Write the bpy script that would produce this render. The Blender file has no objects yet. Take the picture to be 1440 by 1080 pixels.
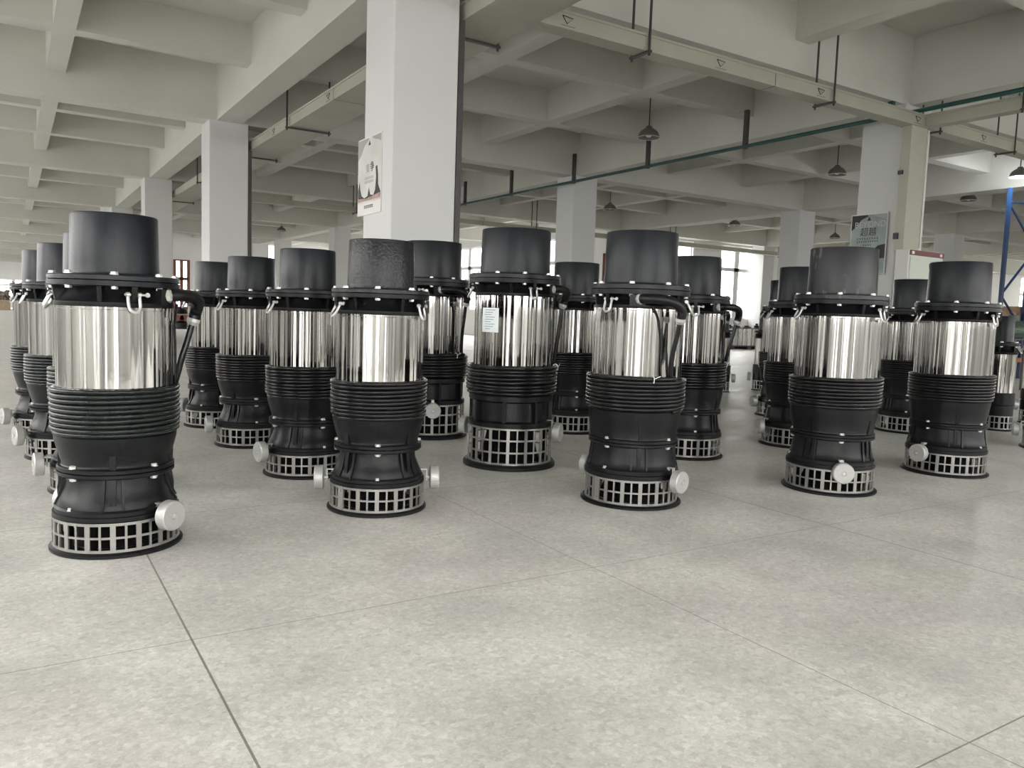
import bpy, math, random
from mathutils import Matrix, Vector
from math import sin, cos, pi, radians as R
random.seed(7)
sc = bpy.context.scene
COL = sc.collection
U = 1.1            # the camera's height above the floor in metres; plan lengths below are in this unit
B = 3.0            # beam soffit above eye level, in the same unit
S = 2.48 * B       # column spacing
FOC = 1109.88

# ---------------------------------------------------------------- materials
def nodes(name):
    m = bpy.data.materials.new(name); m.use_nodes = True
    nt = m.node_tree; b = nt.nodes['Principled BSDF']
    return m, nt, b
def mat(name, col, rough=.5, metal=0., spec=.5, var=0., vscale=8., bump=0., bscale=60., emis=None, coat=0.):
    m, nt, b = nodes(name)
    b.inputs['Base Color'].default_value = (*col, 1)
    b.inputs['Roughness'].default_value = rough
    b.inputs['Metallic'].default_value = metal
    b.inputs['Specular IOR Level'].default_value = spec
    b.inputs['Coat Weight'].default_value = coat
    tc = nt.nodes.new('ShaderNodeTexCoord')
    if var:
        n = nt.nodes.new('ShaderNodeTexNoise'); n.inputs['Scale'].default_value = vscale; n.inputs['Detail'].default_value = 5
        nt.links.new(tc.outputs['Object'], n.inputs['Vector'])
        r = nt.nodes.new('ShaderNodeMapRange')
        r.inputs['From Min'].default_value = .3; r.inputs['From Max'].default_value = .7
        r.inputs['To Min'].default_value = 1 - var; r.inputs['To Max'].default_value = 1 + var
        nt.links.new(n.outputs['Fac'], r.inputs['Value'])
        mx = nt.nodes.new('ShaderNodeVectorMath'); mx.operation = 'SCALE'
        mx.inputs[0].default_value = col
        nt.links.new(r.outputs[0], mx.inputs['Scale']); nt.links.new(mx.outputs[0], b.inputs['Base Color'])
    if bump:
        n = nt.nodes.new('ShaderNodeTexNoise'); n.inputs['Scale'].default_value = bscale; n.inputs['Detail'].default_value = 4
        nt.links.new(tc.outputs['Object'], n.inputs['Vector'])
        bp = nt.nodes.new('ShaderNodeBump'); bp.inputs['Strength'].default_value = bump; bp.inputs['Distance'].default_value = .004
        nt.links.new(n.outputs['Fac'], bp.inputs['Height']); nt.links.new(bp.outputs[0], b.inputs['Normal'])
    if emis:
        b.inputs['Emission Color'].default_value = (*emis[0], 1); b.inputs['Emission Strength'].default_value = emis[1]
    return m

M = {}
M['wall'] = mat('white_wall_paint', (.86, .86, .85), .8, var=.03, vscale=.6)
M['column'] = mat('white_column_paint', (.66, .66, .655), .7, var=.02, vscale=1.2)
M['ceiling'] = mat('ceiling_paint', (.60, .595, .545), .9, var=.05, vscale=.7)
M['black'] = mat('black_machine_paint', (.0045, .005, .006), .38, spec=.26, var=.15, vscale=12, bump=.1, bscale=90)
M['pipe'] = mat('grey_black_cast_paint', (.007, .009, .013), .34, spec=.32, var=.12, vscale=7, bump=.22, bscale=150)
M['rough_pipe'] = mat('rough_cast_black_paint', (.008, .009, .011), .33, spec=.42, var=.3, vscale=40, bump=.8, bscale=70)
M['inner'] = mat('dark_bell_paint', (.003, .003, .003), .8, spec=.1)
M['cable'] = mat('black_rubber', (.006, .0065, .007), .25, var=.2, vscale=20, spec=.34)
M['green_cable'] = mat('greenish_black_rubber', (.008, .0115, .0105), .27, var=.2, vscale=20, spec=.34)
M['conduit'] = mat('black_plastic_conduit', (.005, .005, .006), .33, spec=.3)
M['zinc'] = mat('cast_zinc', (.44, .44, .43), .42, metal=.35, var=.06, vscale=60, bump=.3, bscale=120)
M['bolt'] = mat('galvanised_bolt', (.64, .64, .62), .28, metal=.6)
M['strainer'] = mat('brushed_strainer_steel', (.35, .345, .33), .34, metal=.85, var=.05, vscale=30)
M['tie'] = mat('white_nylon_tie', (.75, .75, .73), .5)
M['sticker'] = mat('pale_blue_sticker', (.80, .85, .87), .5)
M['ink'] = mat('blue_grey_print', (.20, .28, .36), .6)
M['dark_ink'] = mat('black_ink', (.03, .03, .03), .6)
M['grey_ink'] = mat('grey_ink', (.35, .35, .34), .6)
M['faint_ink'] = mat('faint_ink', (.46, .47, .45), .6)
M['poster'] = mat('poster_paper', (.62, .63, .59), .4, var=.12, vscale=3)
M['poster_green'] = mat('grey_green_poster_paper', (.28, .335, .315), .4, var=.22, vscale=3)
M['poster_white'] = mat('poster_margin', (.74, .72, .70), .4)
M['poster_red'] = mat('poster_red_earth', (.40, .25, .22), .5, var=.4, vscale=25)
M['tray'] = mat('olive_cream_tray_metal', (.40, .40, .33), .5, metal=.1, var=.06, vscale=2)
M['hanger'] = mat('grey_hanger_steel', (.07, .066, .066), .5, metal=.5)
M['green'] = mat('green_pipe_paint', (.012, .07, .06), .35)
M['blue'] = mat('blue_rack_paint', (.011, .038, .105), .4)
M['orange'] = mat('orange_beam_paint', (.45, .14, .06), .45)
M['red'] = mat('dark_red_paint', (.13, .022, .02), .45)
M['cabinet'] = mat('pale_green_grey_cabinet', (.55, .60, .52), .45)
M['cabinet_side'] = mat('light_grey_cabinet', (.62, .62, .60), .5)
M['cardboard'] = mat('cardboard', (.36, .24, .16), .8, var=.15, vscale=10)
M['machine'] = mat('dark_green_machine_paint', (.05, .085, .065), .4, var=.3, vscale=20)
M['door_wood'] = mat('reddish_wood', (.22, .08, .06), .5)
M['shade'] = mat('dark_aluminium_shade', (.20, .19, .18), .45, metal=.5)
M['white_frame'] = mat('white_window_frame', (.85, .85, .85), .5)
M['wood'] = mat('pallet_wood', (.36, .28, .20), .8, var=.2, vscale=9)
M['clutter'] = mat('brown_grey_castings', (.20, .16, .13), .7, var=.5, vscale=9)
def glass():
    m, nt, b = nodes('window_glass'); nt.nodes.remove(b)
    tr = nt.nodes.new('ShaderNodeBsdfTransparent'); tr.inputs[0].default_value = (.95, .95, .94, 1)
    gl = nt.nodes.new('ShaderNodeBsdfGlossy'); gl.inputs['Roughness'].default_value = .02
    mx = nt.nodes.new('ShaderNodeMixShader'); mx.inputs[0].default_value = .06
    nt.links.new(tr.outputs[0], mx.inputs[1]); nt.links.new(gl.outputs[0], mx.inputs[2]); nt.links.new(mx.outputs[0], nt.nodes['Material Output'].inputs[0])
    return m
M['pane'] = M['pane_far'] = M['pane_front'] = glass()
M['lit'] = mat('lit_lamp', (.9, .9, .9), .3, emis=((.93, .96, 1.0), 40.0))

def steel():
    m, nt, b = nodes('polished_stainless')
    b.inputs['Metallic'].default_value = 1
    b.inputs['Base Color'].default_value = (.74, .725, .70, 1)
    tc = nt.nodes.new('ShaderNodeTexCoord'); mp = nt.nodes.new('ShaderNodeMapping')
    mp.inputs['Scale'].default_value = (1, 1, .006)
    nt.links.new(tc.outputs['Object'], mp.inputs['Vector'])
    n1 = nt.nodes.new('ShaderNodeTexNoise'); n1.inputs['Scale'].default_value = 15; n1.inputs['Detail'].default_value = 1.5
    n2 = nt.nodes.new('ShaderNodeTexNoise'); n2.inputs['Scale'].default_value = 70; n2.inputs['Detail'].default_value = 2
    for n in (n1, n2): nt.links.new(mp.outputs[0], n.inputs['Vector'])
    b1 = nt.nodes.new('ShaderNodeBump'); b1.inputs['Strength'].default_value = .85; b1.inputs['Distance'].default_value = .042
    b2 = nt.nodes.new('ShaderNodeBump'); b2.inputs['Strength'].default_value = .2; b2.inputs['Distance'].default_value = .0008
    nt.links.new(n1.outputs['Fac'], b1.inputs['Height']); nt.links.new(n2.outputs['Fac'], b2.inputs['Height'])
    nt.links.new(b1.outputs[0], b2.inputs['Normal']); nt.links.new(b2.outputs[0], b.inputs['Normal'])
    r = nt.nodes.new('ShaderNodeMapRange'); r.inputs['To Min'].default_value = .03; r.inputs['To Max'].default_value = .10
    nt.links.new(n2.outputs['Fac'], r.inputs['Value']); nt.links.new(r.outputs[0], b.inputs['Roughness'])
    cr = nt.nodes.new('ShaderNodeValToRGB'); n3 = nt.nodes.new('ShaderNodeTexNoise'); n3.inputs['Scale'].default_value = 24; n3.inputs['Detail'].default_value = 2.2  # streak ramp: dark and bright reflected bands painted into the base colour
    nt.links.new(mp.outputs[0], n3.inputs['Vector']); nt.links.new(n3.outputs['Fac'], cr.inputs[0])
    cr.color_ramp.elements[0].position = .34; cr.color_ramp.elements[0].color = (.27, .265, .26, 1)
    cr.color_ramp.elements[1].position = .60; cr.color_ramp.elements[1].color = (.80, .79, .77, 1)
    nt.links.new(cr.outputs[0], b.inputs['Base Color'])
    return m
M['steel'] = steel()

def floor_mat():
    m, nt, b = nodes('terrazzo_slabs')
    L = nt.links.new
    tc = nt.nodes.new('ShaderNodeTexCoord')
    geo = tc.outputs['Object']
    v1 = nt.nodes.new('ShaderNodeTexVoronoi'); v1.inputs['Scale'].default_value = 58; v1.inputs['Randomness'].default_value = 1
    v2 = nt.nodes.new('ShaderNodeTexVoronoi'); v2.inputs['Scale'].default_value = 140
    n1 = nt.nodes.new('ShaderNodeTexNoise'); n1.inputs['Scale'].default_value = 2.2; n1.inputs['Detail'].default_value = 6
    n2 = nt.nodes.new('ShaderNodeTexNoise'); n2.inputs['Scale'].default_value = 22; n2.inputs['Detail'].default_value = 6
    n3 = nt.nodes.new('ShaderNodeTexNoise'); n3.inputs['Scale'].default_value = .8; n3.inputs['Detail'].default_value = 3
    for n in (v1, v2, n1, n2, n3): L(geo, n.inputs['Vector'])
    def ramp(src, stops):
        r = nt.nodes.new('ShaderNodeValToRGB'); L(src, r.inputs[0])
        e = r.color_ramp.elements
        while len(e) < len(stops): e.new(.5)
        for k, (p, c) in enumerate(stops): e[k].position = p; e[k].color = (*c, 1)
        return r.outputs[0]
    sep = nt.nodes.new('ShaderNodeSeparateColor'); L(v1.outputs['Color'], sep.inputs[0])
    chips = ramp(sep.outputs[0], [(0, (.34, .335, .33)), (.22, (.50, .495, .48)), (.75, (.59, .585, .57)), (1, (.78, .77, .75))])
    sep2 = nt.nodes.new('ShaderNodeSeparateColor'); L(v2.outputs['Color'], sep2.inputs[0])
    chips2 = ramp(sep2.outputs[0], [(0, (.40, .40, .39)), (.55, (.56, .555, .54)), (1, (.74, .73, .71))])
    base = ramp(n2.outputs['Fac'], [(.35, (.50, .495, .475)), (.65, (.62, .615, .59))])
    def mix(f, a, c, t='MIX'):
        x = nt.nodes.new('ShaderNodeMix'); x.data_type = 'RGBA'; x.blend_type = t
        if isinstance(f, float): x.inputs[0].default_value = f
        else: L(f, x.inputs[0])
        L(a, x.inputs[6]);
        if isinstance(c, tuple): x.inputs[7].default_value = (*c, 1)
        else: L(c, x.inputs[7])
        return x.outputs[2]
    c = mix(.45, chips, chips2); c = mix(.36, c, base)
    blot = ramp(n1.outputs['Fac'], [(.35, (.86, .86, .86)), (.65, (1.1, 1.1, 1.1))])
    c = mix(1.0, c, blot, 'MULTIPLY')
    tint = ramp(n3.outputs['Fac'], [(.38, (.98, 1.0, .965)), (.62, (1.03, .99, .98))])
    c = mix(1.0, c, tint, 'MULTIPLY')
    # sawn joints of the slabs, a square grid
    xyz = nt.nodes.new('ShaderNodeSeparateXYZ'); L(geo, xyz.inputs[0])
    def mth(op, a, bb=None):
        x = nt.nodes.new('ShaderNodeMath'); x.operation = op
        for i, q in enumerate((a, bb)):
            if q is None: continue
            if isinstance(q, (int, float)): x.inputs[i].default_value = q
            else: L(q, x.inputs[i])
        return x.outputs[0]
    P = 1.5 * U
    def joint(src, off, w, per):
        a = mth('ADD', src, -off + 400 * per + per / 2)
        f = mth('ABSOLUTE', mth('SUBTRACT', mth('MODULO', a, per), per / 2))
        return mth('LESS_THAN', f, w)
    n4 = nt.nodes.new('ShaderNodeTexNoise'); n4.inputs['Scale'].default_value = 9; L(geo, n4.inputs['Vector'])
    j1 = joint(xyz.outputs[0], .437 * U, .0035, P * 2)
    j2 = joint(xyz.outputs[0], 1.951 * U, .0018, P * 2)
    j3 = joint(xyz.outputs[1], 2.418 * U, .0018, P * 2)
    j4 = joint(xyz.outputs[1], .940 * U, .0024, P * 2)
    j = mth('MAXIMUM', mth('MAXIMUM', j1, j2), mth('MAXIMUM', j3, j4))
    c = mix(mth('MULTIPLY', j, .78), c, (.10, .095, .085))
    L(c, b.inputs['Base Color'])
    rr = nt.nodes.new('ShaderNodeMapRange'); L(n1.outputs['Fac'], rr.inputs['Value'])
    rr.inputs['From Min'].default_value = .3; rr.inputs['From Max'].default_value = .7
    rr.inputs['To Min'].default_value = .34; rr.inputs['To Max'].default_value = .5
    L(rr.outputs[0], b.inputs['Roughness'])
    b.inputs['Specular IOR Level'].default_value = .4
    return m
M['floor'] = floor_mat()

def scuffed():
    m, nt, b = nodes('scuffed_black_paint'); L = nt.links.new
    b.inputs['Roughness'].default_value = .42
    tc = nt.nodes.new('ShaderNodeTexCoord'); mp = nt.nodes.new('ShaderNodeMapping')
    mp.inputs['Scale'].default_value = (34, 34, 9); mp.inputs['Rotation'].default_value = (0, .25, 0)
    L(tc.outputs['Object'], mp.inputs[0])
    n = nt.nodes.new('ShaderNodeTexNoise'); n.inputs['Scale'].default_value = 1.2; n.inputs['Detail'].default_value = 4; L(mp.outputs[0], n.inputs[0])
    n2 = nt.nodes.new('ShaderNodeTexNoise'); n2.inputs['Scale'].default_value = 6; L(tc.outputs['Object'], n2.inputs[0])
    mu = nt.nodes.new('ShaderNodeMath'); mu.operation = 'MULTIPLY'; L(n.outputs['Fac'], mu.inputs[0]); L(n2.outputs['Fac'], mu.inputs[1])
    r = nt.nodes.new('ShaderNodeValToRGB'); L(mu.outputs[0], r.inputs[0])
    r.color_ramp.elements[0].position = .33; r.color_ramp.elements[0].color = (.012, .013, .016, 1)
    r.color_ramp.elements[1].position = .42; r.color_ramp.elements[1].color = (.12, .12, .13, 1)
    L(r.outputs[0], b.inputs['Base Color'])
    return m
M['scuffed'] = scuffed()

# ---------------------------------------------------------------- mesh building (plan units, scaled to metres on build)
class MB:
    def __init__(s): s.v = []; s.f = []
    def add(s, vs, fs):
        o = len(s.v); s.v += [tuple(x) for x in vs]; s.f += [tuple(i + o for i in f) for f in fs]; return s
    def box(s, x0, x1, y0, y1, z0, z1, T=None):
        vs = [Vector((x, y, z)) for z in (z0, z1) for y in (y0, y1) for x in (x0, x1)]
        if T: vs = [T @ q for q in vs]
        return s.add(vs, [(0, 2, 3, 1), (4, 5, 7, 6), (0, 1, 5, 4), (2, 6, 7, 3), (0, 4, 6, 2), (1, 3, 7, 5)])
    def bevbox(s, x0, x1, y0, y1, z0, z1, b=.01):
        # box with chamfered vertical edges
        pts = [(x0 + b, y0), (x1 - b, y0), (x1, y0 + b), (x1, y1 - b), (x1 - b, y1), (x0 + b, y1), (x0, y1 - b), (x0, y0 + b)]
        return s.prism(pts, z0, z1)
    def prism(s, pts, z0, z1, T=None):
        n = len(pts); vs = [Vector((x, y, z0)) for x, y in pts] + [Vector((x, y, z1)) for x, y in pts]
        if T: vs = [T @ q for q in vs]
        return s.add(vs, [tuple(range(n))[::-1], tuple(range(n, 2 * n))] + [(i, (i + 1) % n, n + (i + 1) % n, n + i) for i in range(n)])
    def lathe(s, prof, seg=48, closed=False, T=None, a0=0.):
        n = len(prof); vs = []
        for k in range(seg):
            a = a0 + 2 * pi * k / seg
            for r, z in prof: vs.append(Vector((r * cos(a), r * sin(a), z)))
        if T: vs = [T @ q for q in vs]
        fs = []
        for k in range(seg):
            k2 = (k + 1) % seg
            for i in range(n if closed else n - 1):
                j = (i + 1) % n
                fs.append((k * n + i, k2 * n + i, k2 * n + j, k * n + j))
        if not closed:
            if prof[0][0] > 1e-6: fs.append(tuple(k * n for k in range(seg))[::-1])
            if prof[-1][0] > 1e-6: fs.append(tuple(k * n + n - 1 for k in range(seg)))
        return s.add(vs, fs)
    def disc(s, r, z0, z1, seg=48, b=.004, T=None):
        return s.lathe([(r - b, z0), (r, z0 + b), (r, z1 - b), (r - b, z1)], seg, T=T)
    def tube(s, path, r, seg=8, T=None):
        P = [Vector(p) for p in path]; n = len(P); vs = []
        rr = r if isinstance(r, (list, tuple)) else [r] * n
        up = None
        for i in range(n):
            t = (P[min(i + 1, n - 1)] - P[max(i - 1, 0)]).normalized()
            if up is None: up = t.orthogonal().normalized()
            up = (up - t * up.dot(t)).normalized(); w = t.cross(up)
            for k in range(seg):
                a = 2 * pi * k / seg; vs.append(P[i] + (up * cos(a) + w * sin(a)) * rr[i])
        if T: vs = [T @ q for q in vs]
        fs = [(i * seg + k, i * seg + (k + 1) % seg, (i + 1) * seg + (k + 1) % seg, (i + 1) * seg + k) for i in range(n - 1) for k in range(seg)]
        fs += [tuple(range(seg))[::-1], tuple((n - 1) * seg + k for k in range(seg))]
        return s.add(vs, fs)
    def mesh(s, name, m, ang=32, sm=True, k=U):
        me = bpy.data.meshes.new(name)
        me.from_pydata([(x * k, y * k, z * k) for x, y, z in s.v], [], s.f)
        me.materials.append(m); me.update()
        if sm:
            me.polygons.foreach_set('use_smooth', [True] * len(me.polygons)); me.set_sharp_from_angle(angle=R(ang))
        return me

def ob(name, me, parent=None, loc=(0, 0, 0), rz=0., label=None, cat=None, group=None, kind=None, sc_=None):
    o = bpy.data.objects.new(name, me); COL.objects.link(o)
    o.location = (loc[0] * U, loc[1] * U, loc[2] * U); o.rotation_euler = (0, 0, rz)
    if sc_: o.scale = sc_
    if parent: o.parent = parent
    for k, v in (('label', label), ('category', cat), ('group', group), ('kind', kind)):
        if v: o[k] = v
    return o
def struct(name, mb, m, **k): return ob(name, mb.mesh(name, m, sm=False), kind='structure', **k)
def spline(pts, n=8):
    P = [Vector(p) for p in pts]; P = [P[0] * 2 - P[1]] + P + [P[-1] * 2 - P[-2]]; out = []
    for i in range(1, len(P) - 2):
        for k in range(n):
            t = k / n; a, b, c, d = P[i - 1:i + 3]
            out.append(.5 * ((2 * b) + (c - a) * t + (2 * a - 5 * b + 4 * c - d) * t * t + (3 * b - a - 3 * c + d) * t ** 3))
    out.append(P[-2]); return out
def text_mesh(name, txt, size, m, T, ax='CENTER'):
    cu = bpy.data.curves.new(name, 'FONT'); cu.body = txt; cu.size = size; cu.align_x = ax; cu.align_y = 'CENTER'; cu.extrude = .0008
    o = bpy.data.objects.new(name, cu); COL.objects.link(o)
    dg = bpy.context.evaluated_depsgraph_get(); me = bpy.data.meshes.new_from_object(o.evaluated_get(dg))
    bpy.data.objects.remove(o); bpy.data.curves.remove(cu)
    me.transform(T); me.materials.clear(); me.materials.append(m); me.name = name
    return me

# ---------------------------------------------------------------- the hall
XC = [1.035 * B + S * i for i in range(-1, 5)]      # column centre lines
YC = [2.255 * B + S * j for j in range(-2, 11)]
Z0 = 1.0 + B                                        # soffit of the main beams
ZS = 1.0 + 1.12 * B; ZT = 1.0 + 1.30 * B
X0, X1 = XC[0] - .75, 17.2 * B
Y0, Y1 = -4.6, 29 * B
YR, YN, XN = 14.60 * B, 7.32 * B, 5.95 * B          # rear wall, nearer rear wall on the right, the return between them
XH = XC[1] + .105 * B + .2          # right side of the long left hall
def slab(z0, z1):
    return MB().box(X0 - .5, X1 + .25, Y0 - .5, YN + .25, z0, z1).box(X0 - .5, XN + .25, YN + .25, YR + .25, z0, z1).box(X0 - .5, XH, YR + .25, Y1 + .5, z0, z1)
struct('floor', slab(-.15, 0), M['floor'])
struct('ceiling', slab(ZT, ZT + .15), M['ceiling'])
wh = .067 * B; sh = .042 * B
def y_end(x): return YN if x > XN else (YR if x > XH else Y1)
def x_end(y): return X1 if y < YN else (XN if y < YR else XH)
for i, x in enumerate(XC):
    struct('main_beam', MB().box(x - wh, x + wh, Y0, y_end(x), Z0, ZT), M['ceiling'])
    for q in (1, 2):
        xs = x + S * q / 3
        if xs < X1: struct('secondary_beam', MB().box(xs - sh, xs + sh, Y0, y_end(xs), ZS, ZT), M['ceiling'])
for j, y in enumerate(YC):
    if y < Y0: continue
    struct('main_beam', MB().box(X0, x_end(y), y - wh - .03 * B, y + wh - .03 * B, Z0 + .002, ZT), M['ceiling'])
    for q in (1, 2):
        ys = y + S * q / 3 + .02 * B
        struct('secondary_beam', MB().box(X0, x_end(ys), ys - sh, ys + sh, ZS + .002, ZT), M['ceiling'])
cw = .105 * B
def column(x, y): struct('column', MB().bevbox(x - cw, x + cw, y - cw, y + cw, 0, Z0 + .01, .012), M['column'])
for x in XC:
    for y in YC:
        if y > YN and x > XN: continue
        if y > YR and x > XC[1] + .1: continue
        if x > X1 - 1: continue
        if y < Y0 + .5: continue
        column(x, y)

WZ0, WZ1 = 1.12, 3.95
nwin = [0]
def wall_with_windows(name, along, fixed, a0, a1, cents, hw, thick, pane, inward, z0=WZ0, z1=WZ1, door=None, power=0, tilt=25):
    """wall slab along x or y at coordinate `fixed`, holes at `cents`; inward = +-1 side the room lies on"""
    mb = MB()
    def bx(p0, p1, q0, q1):
        f0, f1 = (fixed, fixed - inward * thick) if inward < 0 else (fixed - thick, fixed)
        f0, f1 = min(f0, f1), max(f0, f1)
        if along == 'x': mb.box(p0, p1, f0, f1, q0, q1)
        else: mb.box(f0, f1, p0, p1, q0, q1)
    cur = a0
    holes = [(c - hw, c + hw, z0, z1) for c in cents]
    for dd in (door if isinstance(door, list) else [door] if door else []): holes.append((dd[0], dd[1], 0, dd[2]))
    holes.sort()
    for h in holes:
        bx(cur, h[0], 0, ZT)
        if h[2] > 0: bx(h[0], h[1], 0, h[2])
        bx(h[0], h[1], h[3], ZT); cur = h[1]
    bx(cur, a1, 0, ZT)
    struct(name, mb, M['wall'])
    for c in cents:
        nwin[0] += 1
        fr = MB(); mid = fixed - inward * thick * .5
        def fb(p0, p1, q0, q1, d=.035):
            if along == 'x': fr.box(p0, p1, mid - d, mid + d, q0, q1)
            else: fr.box(mid - d, mid + d, p0, p1, q0, q1)
        e = .045; zt = z0 + (z1 - z0) * .68
        fb(c - hw, c - hw + e, z0, z1); fb(c + hw - e, c + hw, z0, z1); fb(c - hw, c + hw, z0, z0 + e); fb(c - hw, c + hw, z1 - e, z1)
        fb(c - .13, c + .13, z0, z1, .05); fb(c - hw, c + hw, zt - .07, zt + .07, .05)
        for sg in (-1, 1):
            fb(c + sg * (hw * .56) - .012, c + sg * (hw * .56) + .012, z0, zt); 
        fb(c - hw, c + hw, z0 + (zt - z0) * .62 - .012, z0 + (zt - z0) * .62 + .012)
        w = struct('window_%d' % nwin[0], fr, M['white_frame'])
        pm = MB(); g = mid - inward * .04
        if along == 'x': pm.box(c - hw, c + hw, g - .006, g + .006, z0, z1)
        else: pm.box(g - .006, g + .006, c - hw, c + hw, z0, z1)
        ob('pane', pm.mesh('pane', pane, sm=False), w)
        pw = power(c) if callable(power) else power
        if pw:
            # light portal: guides the sampling of the sky through this opening
            l = bpy.data.lights.new('daylight', 'AREA'); l.shape = 'RECTANGLE'; l.size = 2 * hw * U; l.size_y = (z1 - z0) * U
            l.energy = 1; l.cycles.is_portal = True
            o = bpy.data.objects.new('daylight', l); COL.objects.link(o)
            q = fixed + inward * .01
            o.location = (c * U, q * U, (z0 + z1) / 2 * U) if along == 'x' else (q * U, c * U, (z0 + z1) / 2 * U)
            dv = Vector((0, inward, 0)) if along == 'x' else Vector((inward, 0, 0))
            o.rotation_euler = dv.to_track_quat('-Z', 'Y').to_euler()

# right-hand rear wall with its tall casements, the deep rear wall, the return between them
wall_with_windows('wall_rear_right', 'x', YN, XN, X1, [6.98 * B, 8.13 * B, 9.3 * B, 10.6 * B, 11.8 * B, 14.0 * B, 15.9 * B], .96, .25, M['pane_far'], -1, power=420)
wall_with_windows('wall_rear', 'x', YR, XC[1] + cw, XN, [3.92 * B, 4.9 * B], 1.0, .25, M['pane_far'], -1, z1=4.3, door=(7.05, 7.85, 3.2), power=420)
wall_with_windows('wall_return', 'y', XN, YN + .25, YR, [24.6, 28.4, 32.2, 36.0, 39.8], 1.4, .25, M['pane'], -1, power=1)  # the return's windows are added to brighten the rear bay
struct('wall_hall_side', MB().box(XC[1] + cw, XC[1] + cw + .2, YR + .25, Y1, 0, ZT), M['wall'])
wall_with_windows('wall_far_end', 'x', Y1, X0, XC[1] + cw + .2, [X0 + 2.0 + 3.3 * k for k in range(2)], 1.25, .25, M['pane_far'], -1, z0=1.0, z1=2.6, power=900)
LW = [Y0 + 2.6 + 3.72 * k for k in range(24)]
wall_with_windows('wall_left', 'y', X0, Y0, Y1, [q for q in LW if q < Y1 - 2], 1.45, .25, M['pane'], 1, power=lambda q: 1100 if q < 20 else 800, tilt=50)
FD = [(-4.6, -2.2, 3.4)]
wall_with_windows('wall_front', 'x', Y0, X0, X1, [-.3, 3.1, 6.7, 10.4, 14.1, 17.8, 21.5, 25.2, 29], 1.5, .25, M['pane_front'], 1, z0=1.12, z1=3.95, door=FD, power=lambda q: 470 if q < 2 else 250, tilt=48)
for k, (a, b_, zt) in enumerate(FD):
    d = struct('door_%d' % (k + 2), MB().box(a, a + .07, Y0 - .12, Y0 - .05, 0, zt).box(b_ - .07, b_, Y0 - .12, Y0 - .05, 0, zt).box(a + .07, b_ - .07, Y0 - .12, Y0 - .05, zt - .07, zt)
        .box((a + b_) / 2 - .05, (a + b_) / 2 + .05, Y0 - .12, Y0 - .05, 0, zt - .07), M['white_frame'])
    l = bpy.data.lights.new('daylight', 'AREA'); l.shape = 'RECTANGLE'; l.size = (b_ - a) * U; l.size_y = zt * U; l.cycles.is_portal = True
    o = bpy.data.objects.new('daylight', l); COL.objects.link(o); o.location = ((a + b_) / 2 * U, (Y0 + .01) * U, zt / 2 * U); o.rotation_euler = Vector((0, 1, 0)).to_track_quat('-Z', 'Y').to_euler()
    ob('pane', MB().box(a + .07, b_ - .07, Y0 - .10, Y0 - .09, 0, zt - .07).mesh('pane', M['pane_front'], sm=False), d)
wall_with_windows('wall_right', 'y', X1, Y0, YN + .25, [-1.5, 2.2, 5.9, 9.6, 13.3, 17.0, 20.2], 1.4, .25, M['pane'], -1, power=1)  # unseen windows, added on this side to lighten the rear walls

# glazed door in the rear wall
d = struct('door_1', MB().box(7.05, 7.12, YR - .02, YR + .08, 0, 3.2).box(7.78, 7.85, YR - .02, YR + .08, 0, 3.2).box(7.12, 7.78, YR - .02, YR + .08, 3.13, 3.2)
    .box(7.12, 7.19, YR - .015, YR + .07, 0, 3.13).box(7.71, 7.78, YR - .015, YR + .07, 0, 3.13).box(7.37, 7.53, YR - .015, YR + .07, 0, 3.13).box(7.12, 7.78, YR - .015, YR + .07, 2.16, 2.30).box(7.12, 7.78, YR - .015, YR + .07, 0, .8)
    .box(7.27, 7.285, YR - .01, YR + .06, .8, 3.13).box(7.63, 7.645, YR - .01, YR + .06, .8, 3.13), M['door_wood'])
ob('pane', MB().box(7.12, 7.78, YR + .03, YR + .036, .8, 3.13).mesh('pane', M['pane_far'], sm=False), d)

# ---------------------------------------------------------------- pump parts
def ang_bar(mb, r0, r1, a0, a1, z0, z1, n=1):
    for k in range(n):
        b0 = a0 + (a1 - a0) * k / n; b1 = a0 + (a1 - a0) * (k + 1) / n
        mb.prism([(r0 * cos(b0), r0 * sin(b0)), (r1 * cos(b0), r1 * sin(b0)), (r1 * cos(b1), r1 * sin(b1)), (r0 * cos(b1), r0 * sin(b1))], z0, z1)
def strainer_mesh(r, z0, z1, rows, mods):
    mb = MB(); t = .005; seg = mods * 4; dz = (z1 - z0); bar = .0085 if rows == 2 else .011; rim = .011
    ring = lambda a, b: mb.lathe([(r - t, a), (r, a), (r, b), (r - t, b)], seg * 2, closed=True)
    ring(z0, z0 + rim); ring(z1 - rim, z1)
    for k in range(1, rows):
        z = z0 + dz * k / rows; ring(z - bar / 2, z + bar / 2)
    for k in range(mods):
        a = 2 * pi * k / mods; w = .020 / r; n_ = .0085 / r
        ang_bar(mb, r - t - .0006, r + .0006, a - w / 2, a + w / 2, z0 + .001, z1 - .001)
        am = a + pi / mods; ang_bar(mb, r - t - .0006, r + .0006, am - n_ / 2, am + n_ / 2, z0 + .001, z1 - .001)
    return mb.mesh('strainer', M['strainer'], 20)
def seam_mesh(r, z0, z1):
    mb = MB(); ang_bar(mb, r, r + .004, -.07, .07, z0, z1)
    for z in (z0 + .02, z1 - .02):
        T = Matrix.Translation((r + .004, 0, z)) @ Matrix.Rotation(pi / 2, 4, 'Y'); mb.lathe([(.006, 0), (.006, .003), (.003, .005)], 10, T=T)
    return mb.mesh('seam_plate', M['strainer'])
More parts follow.
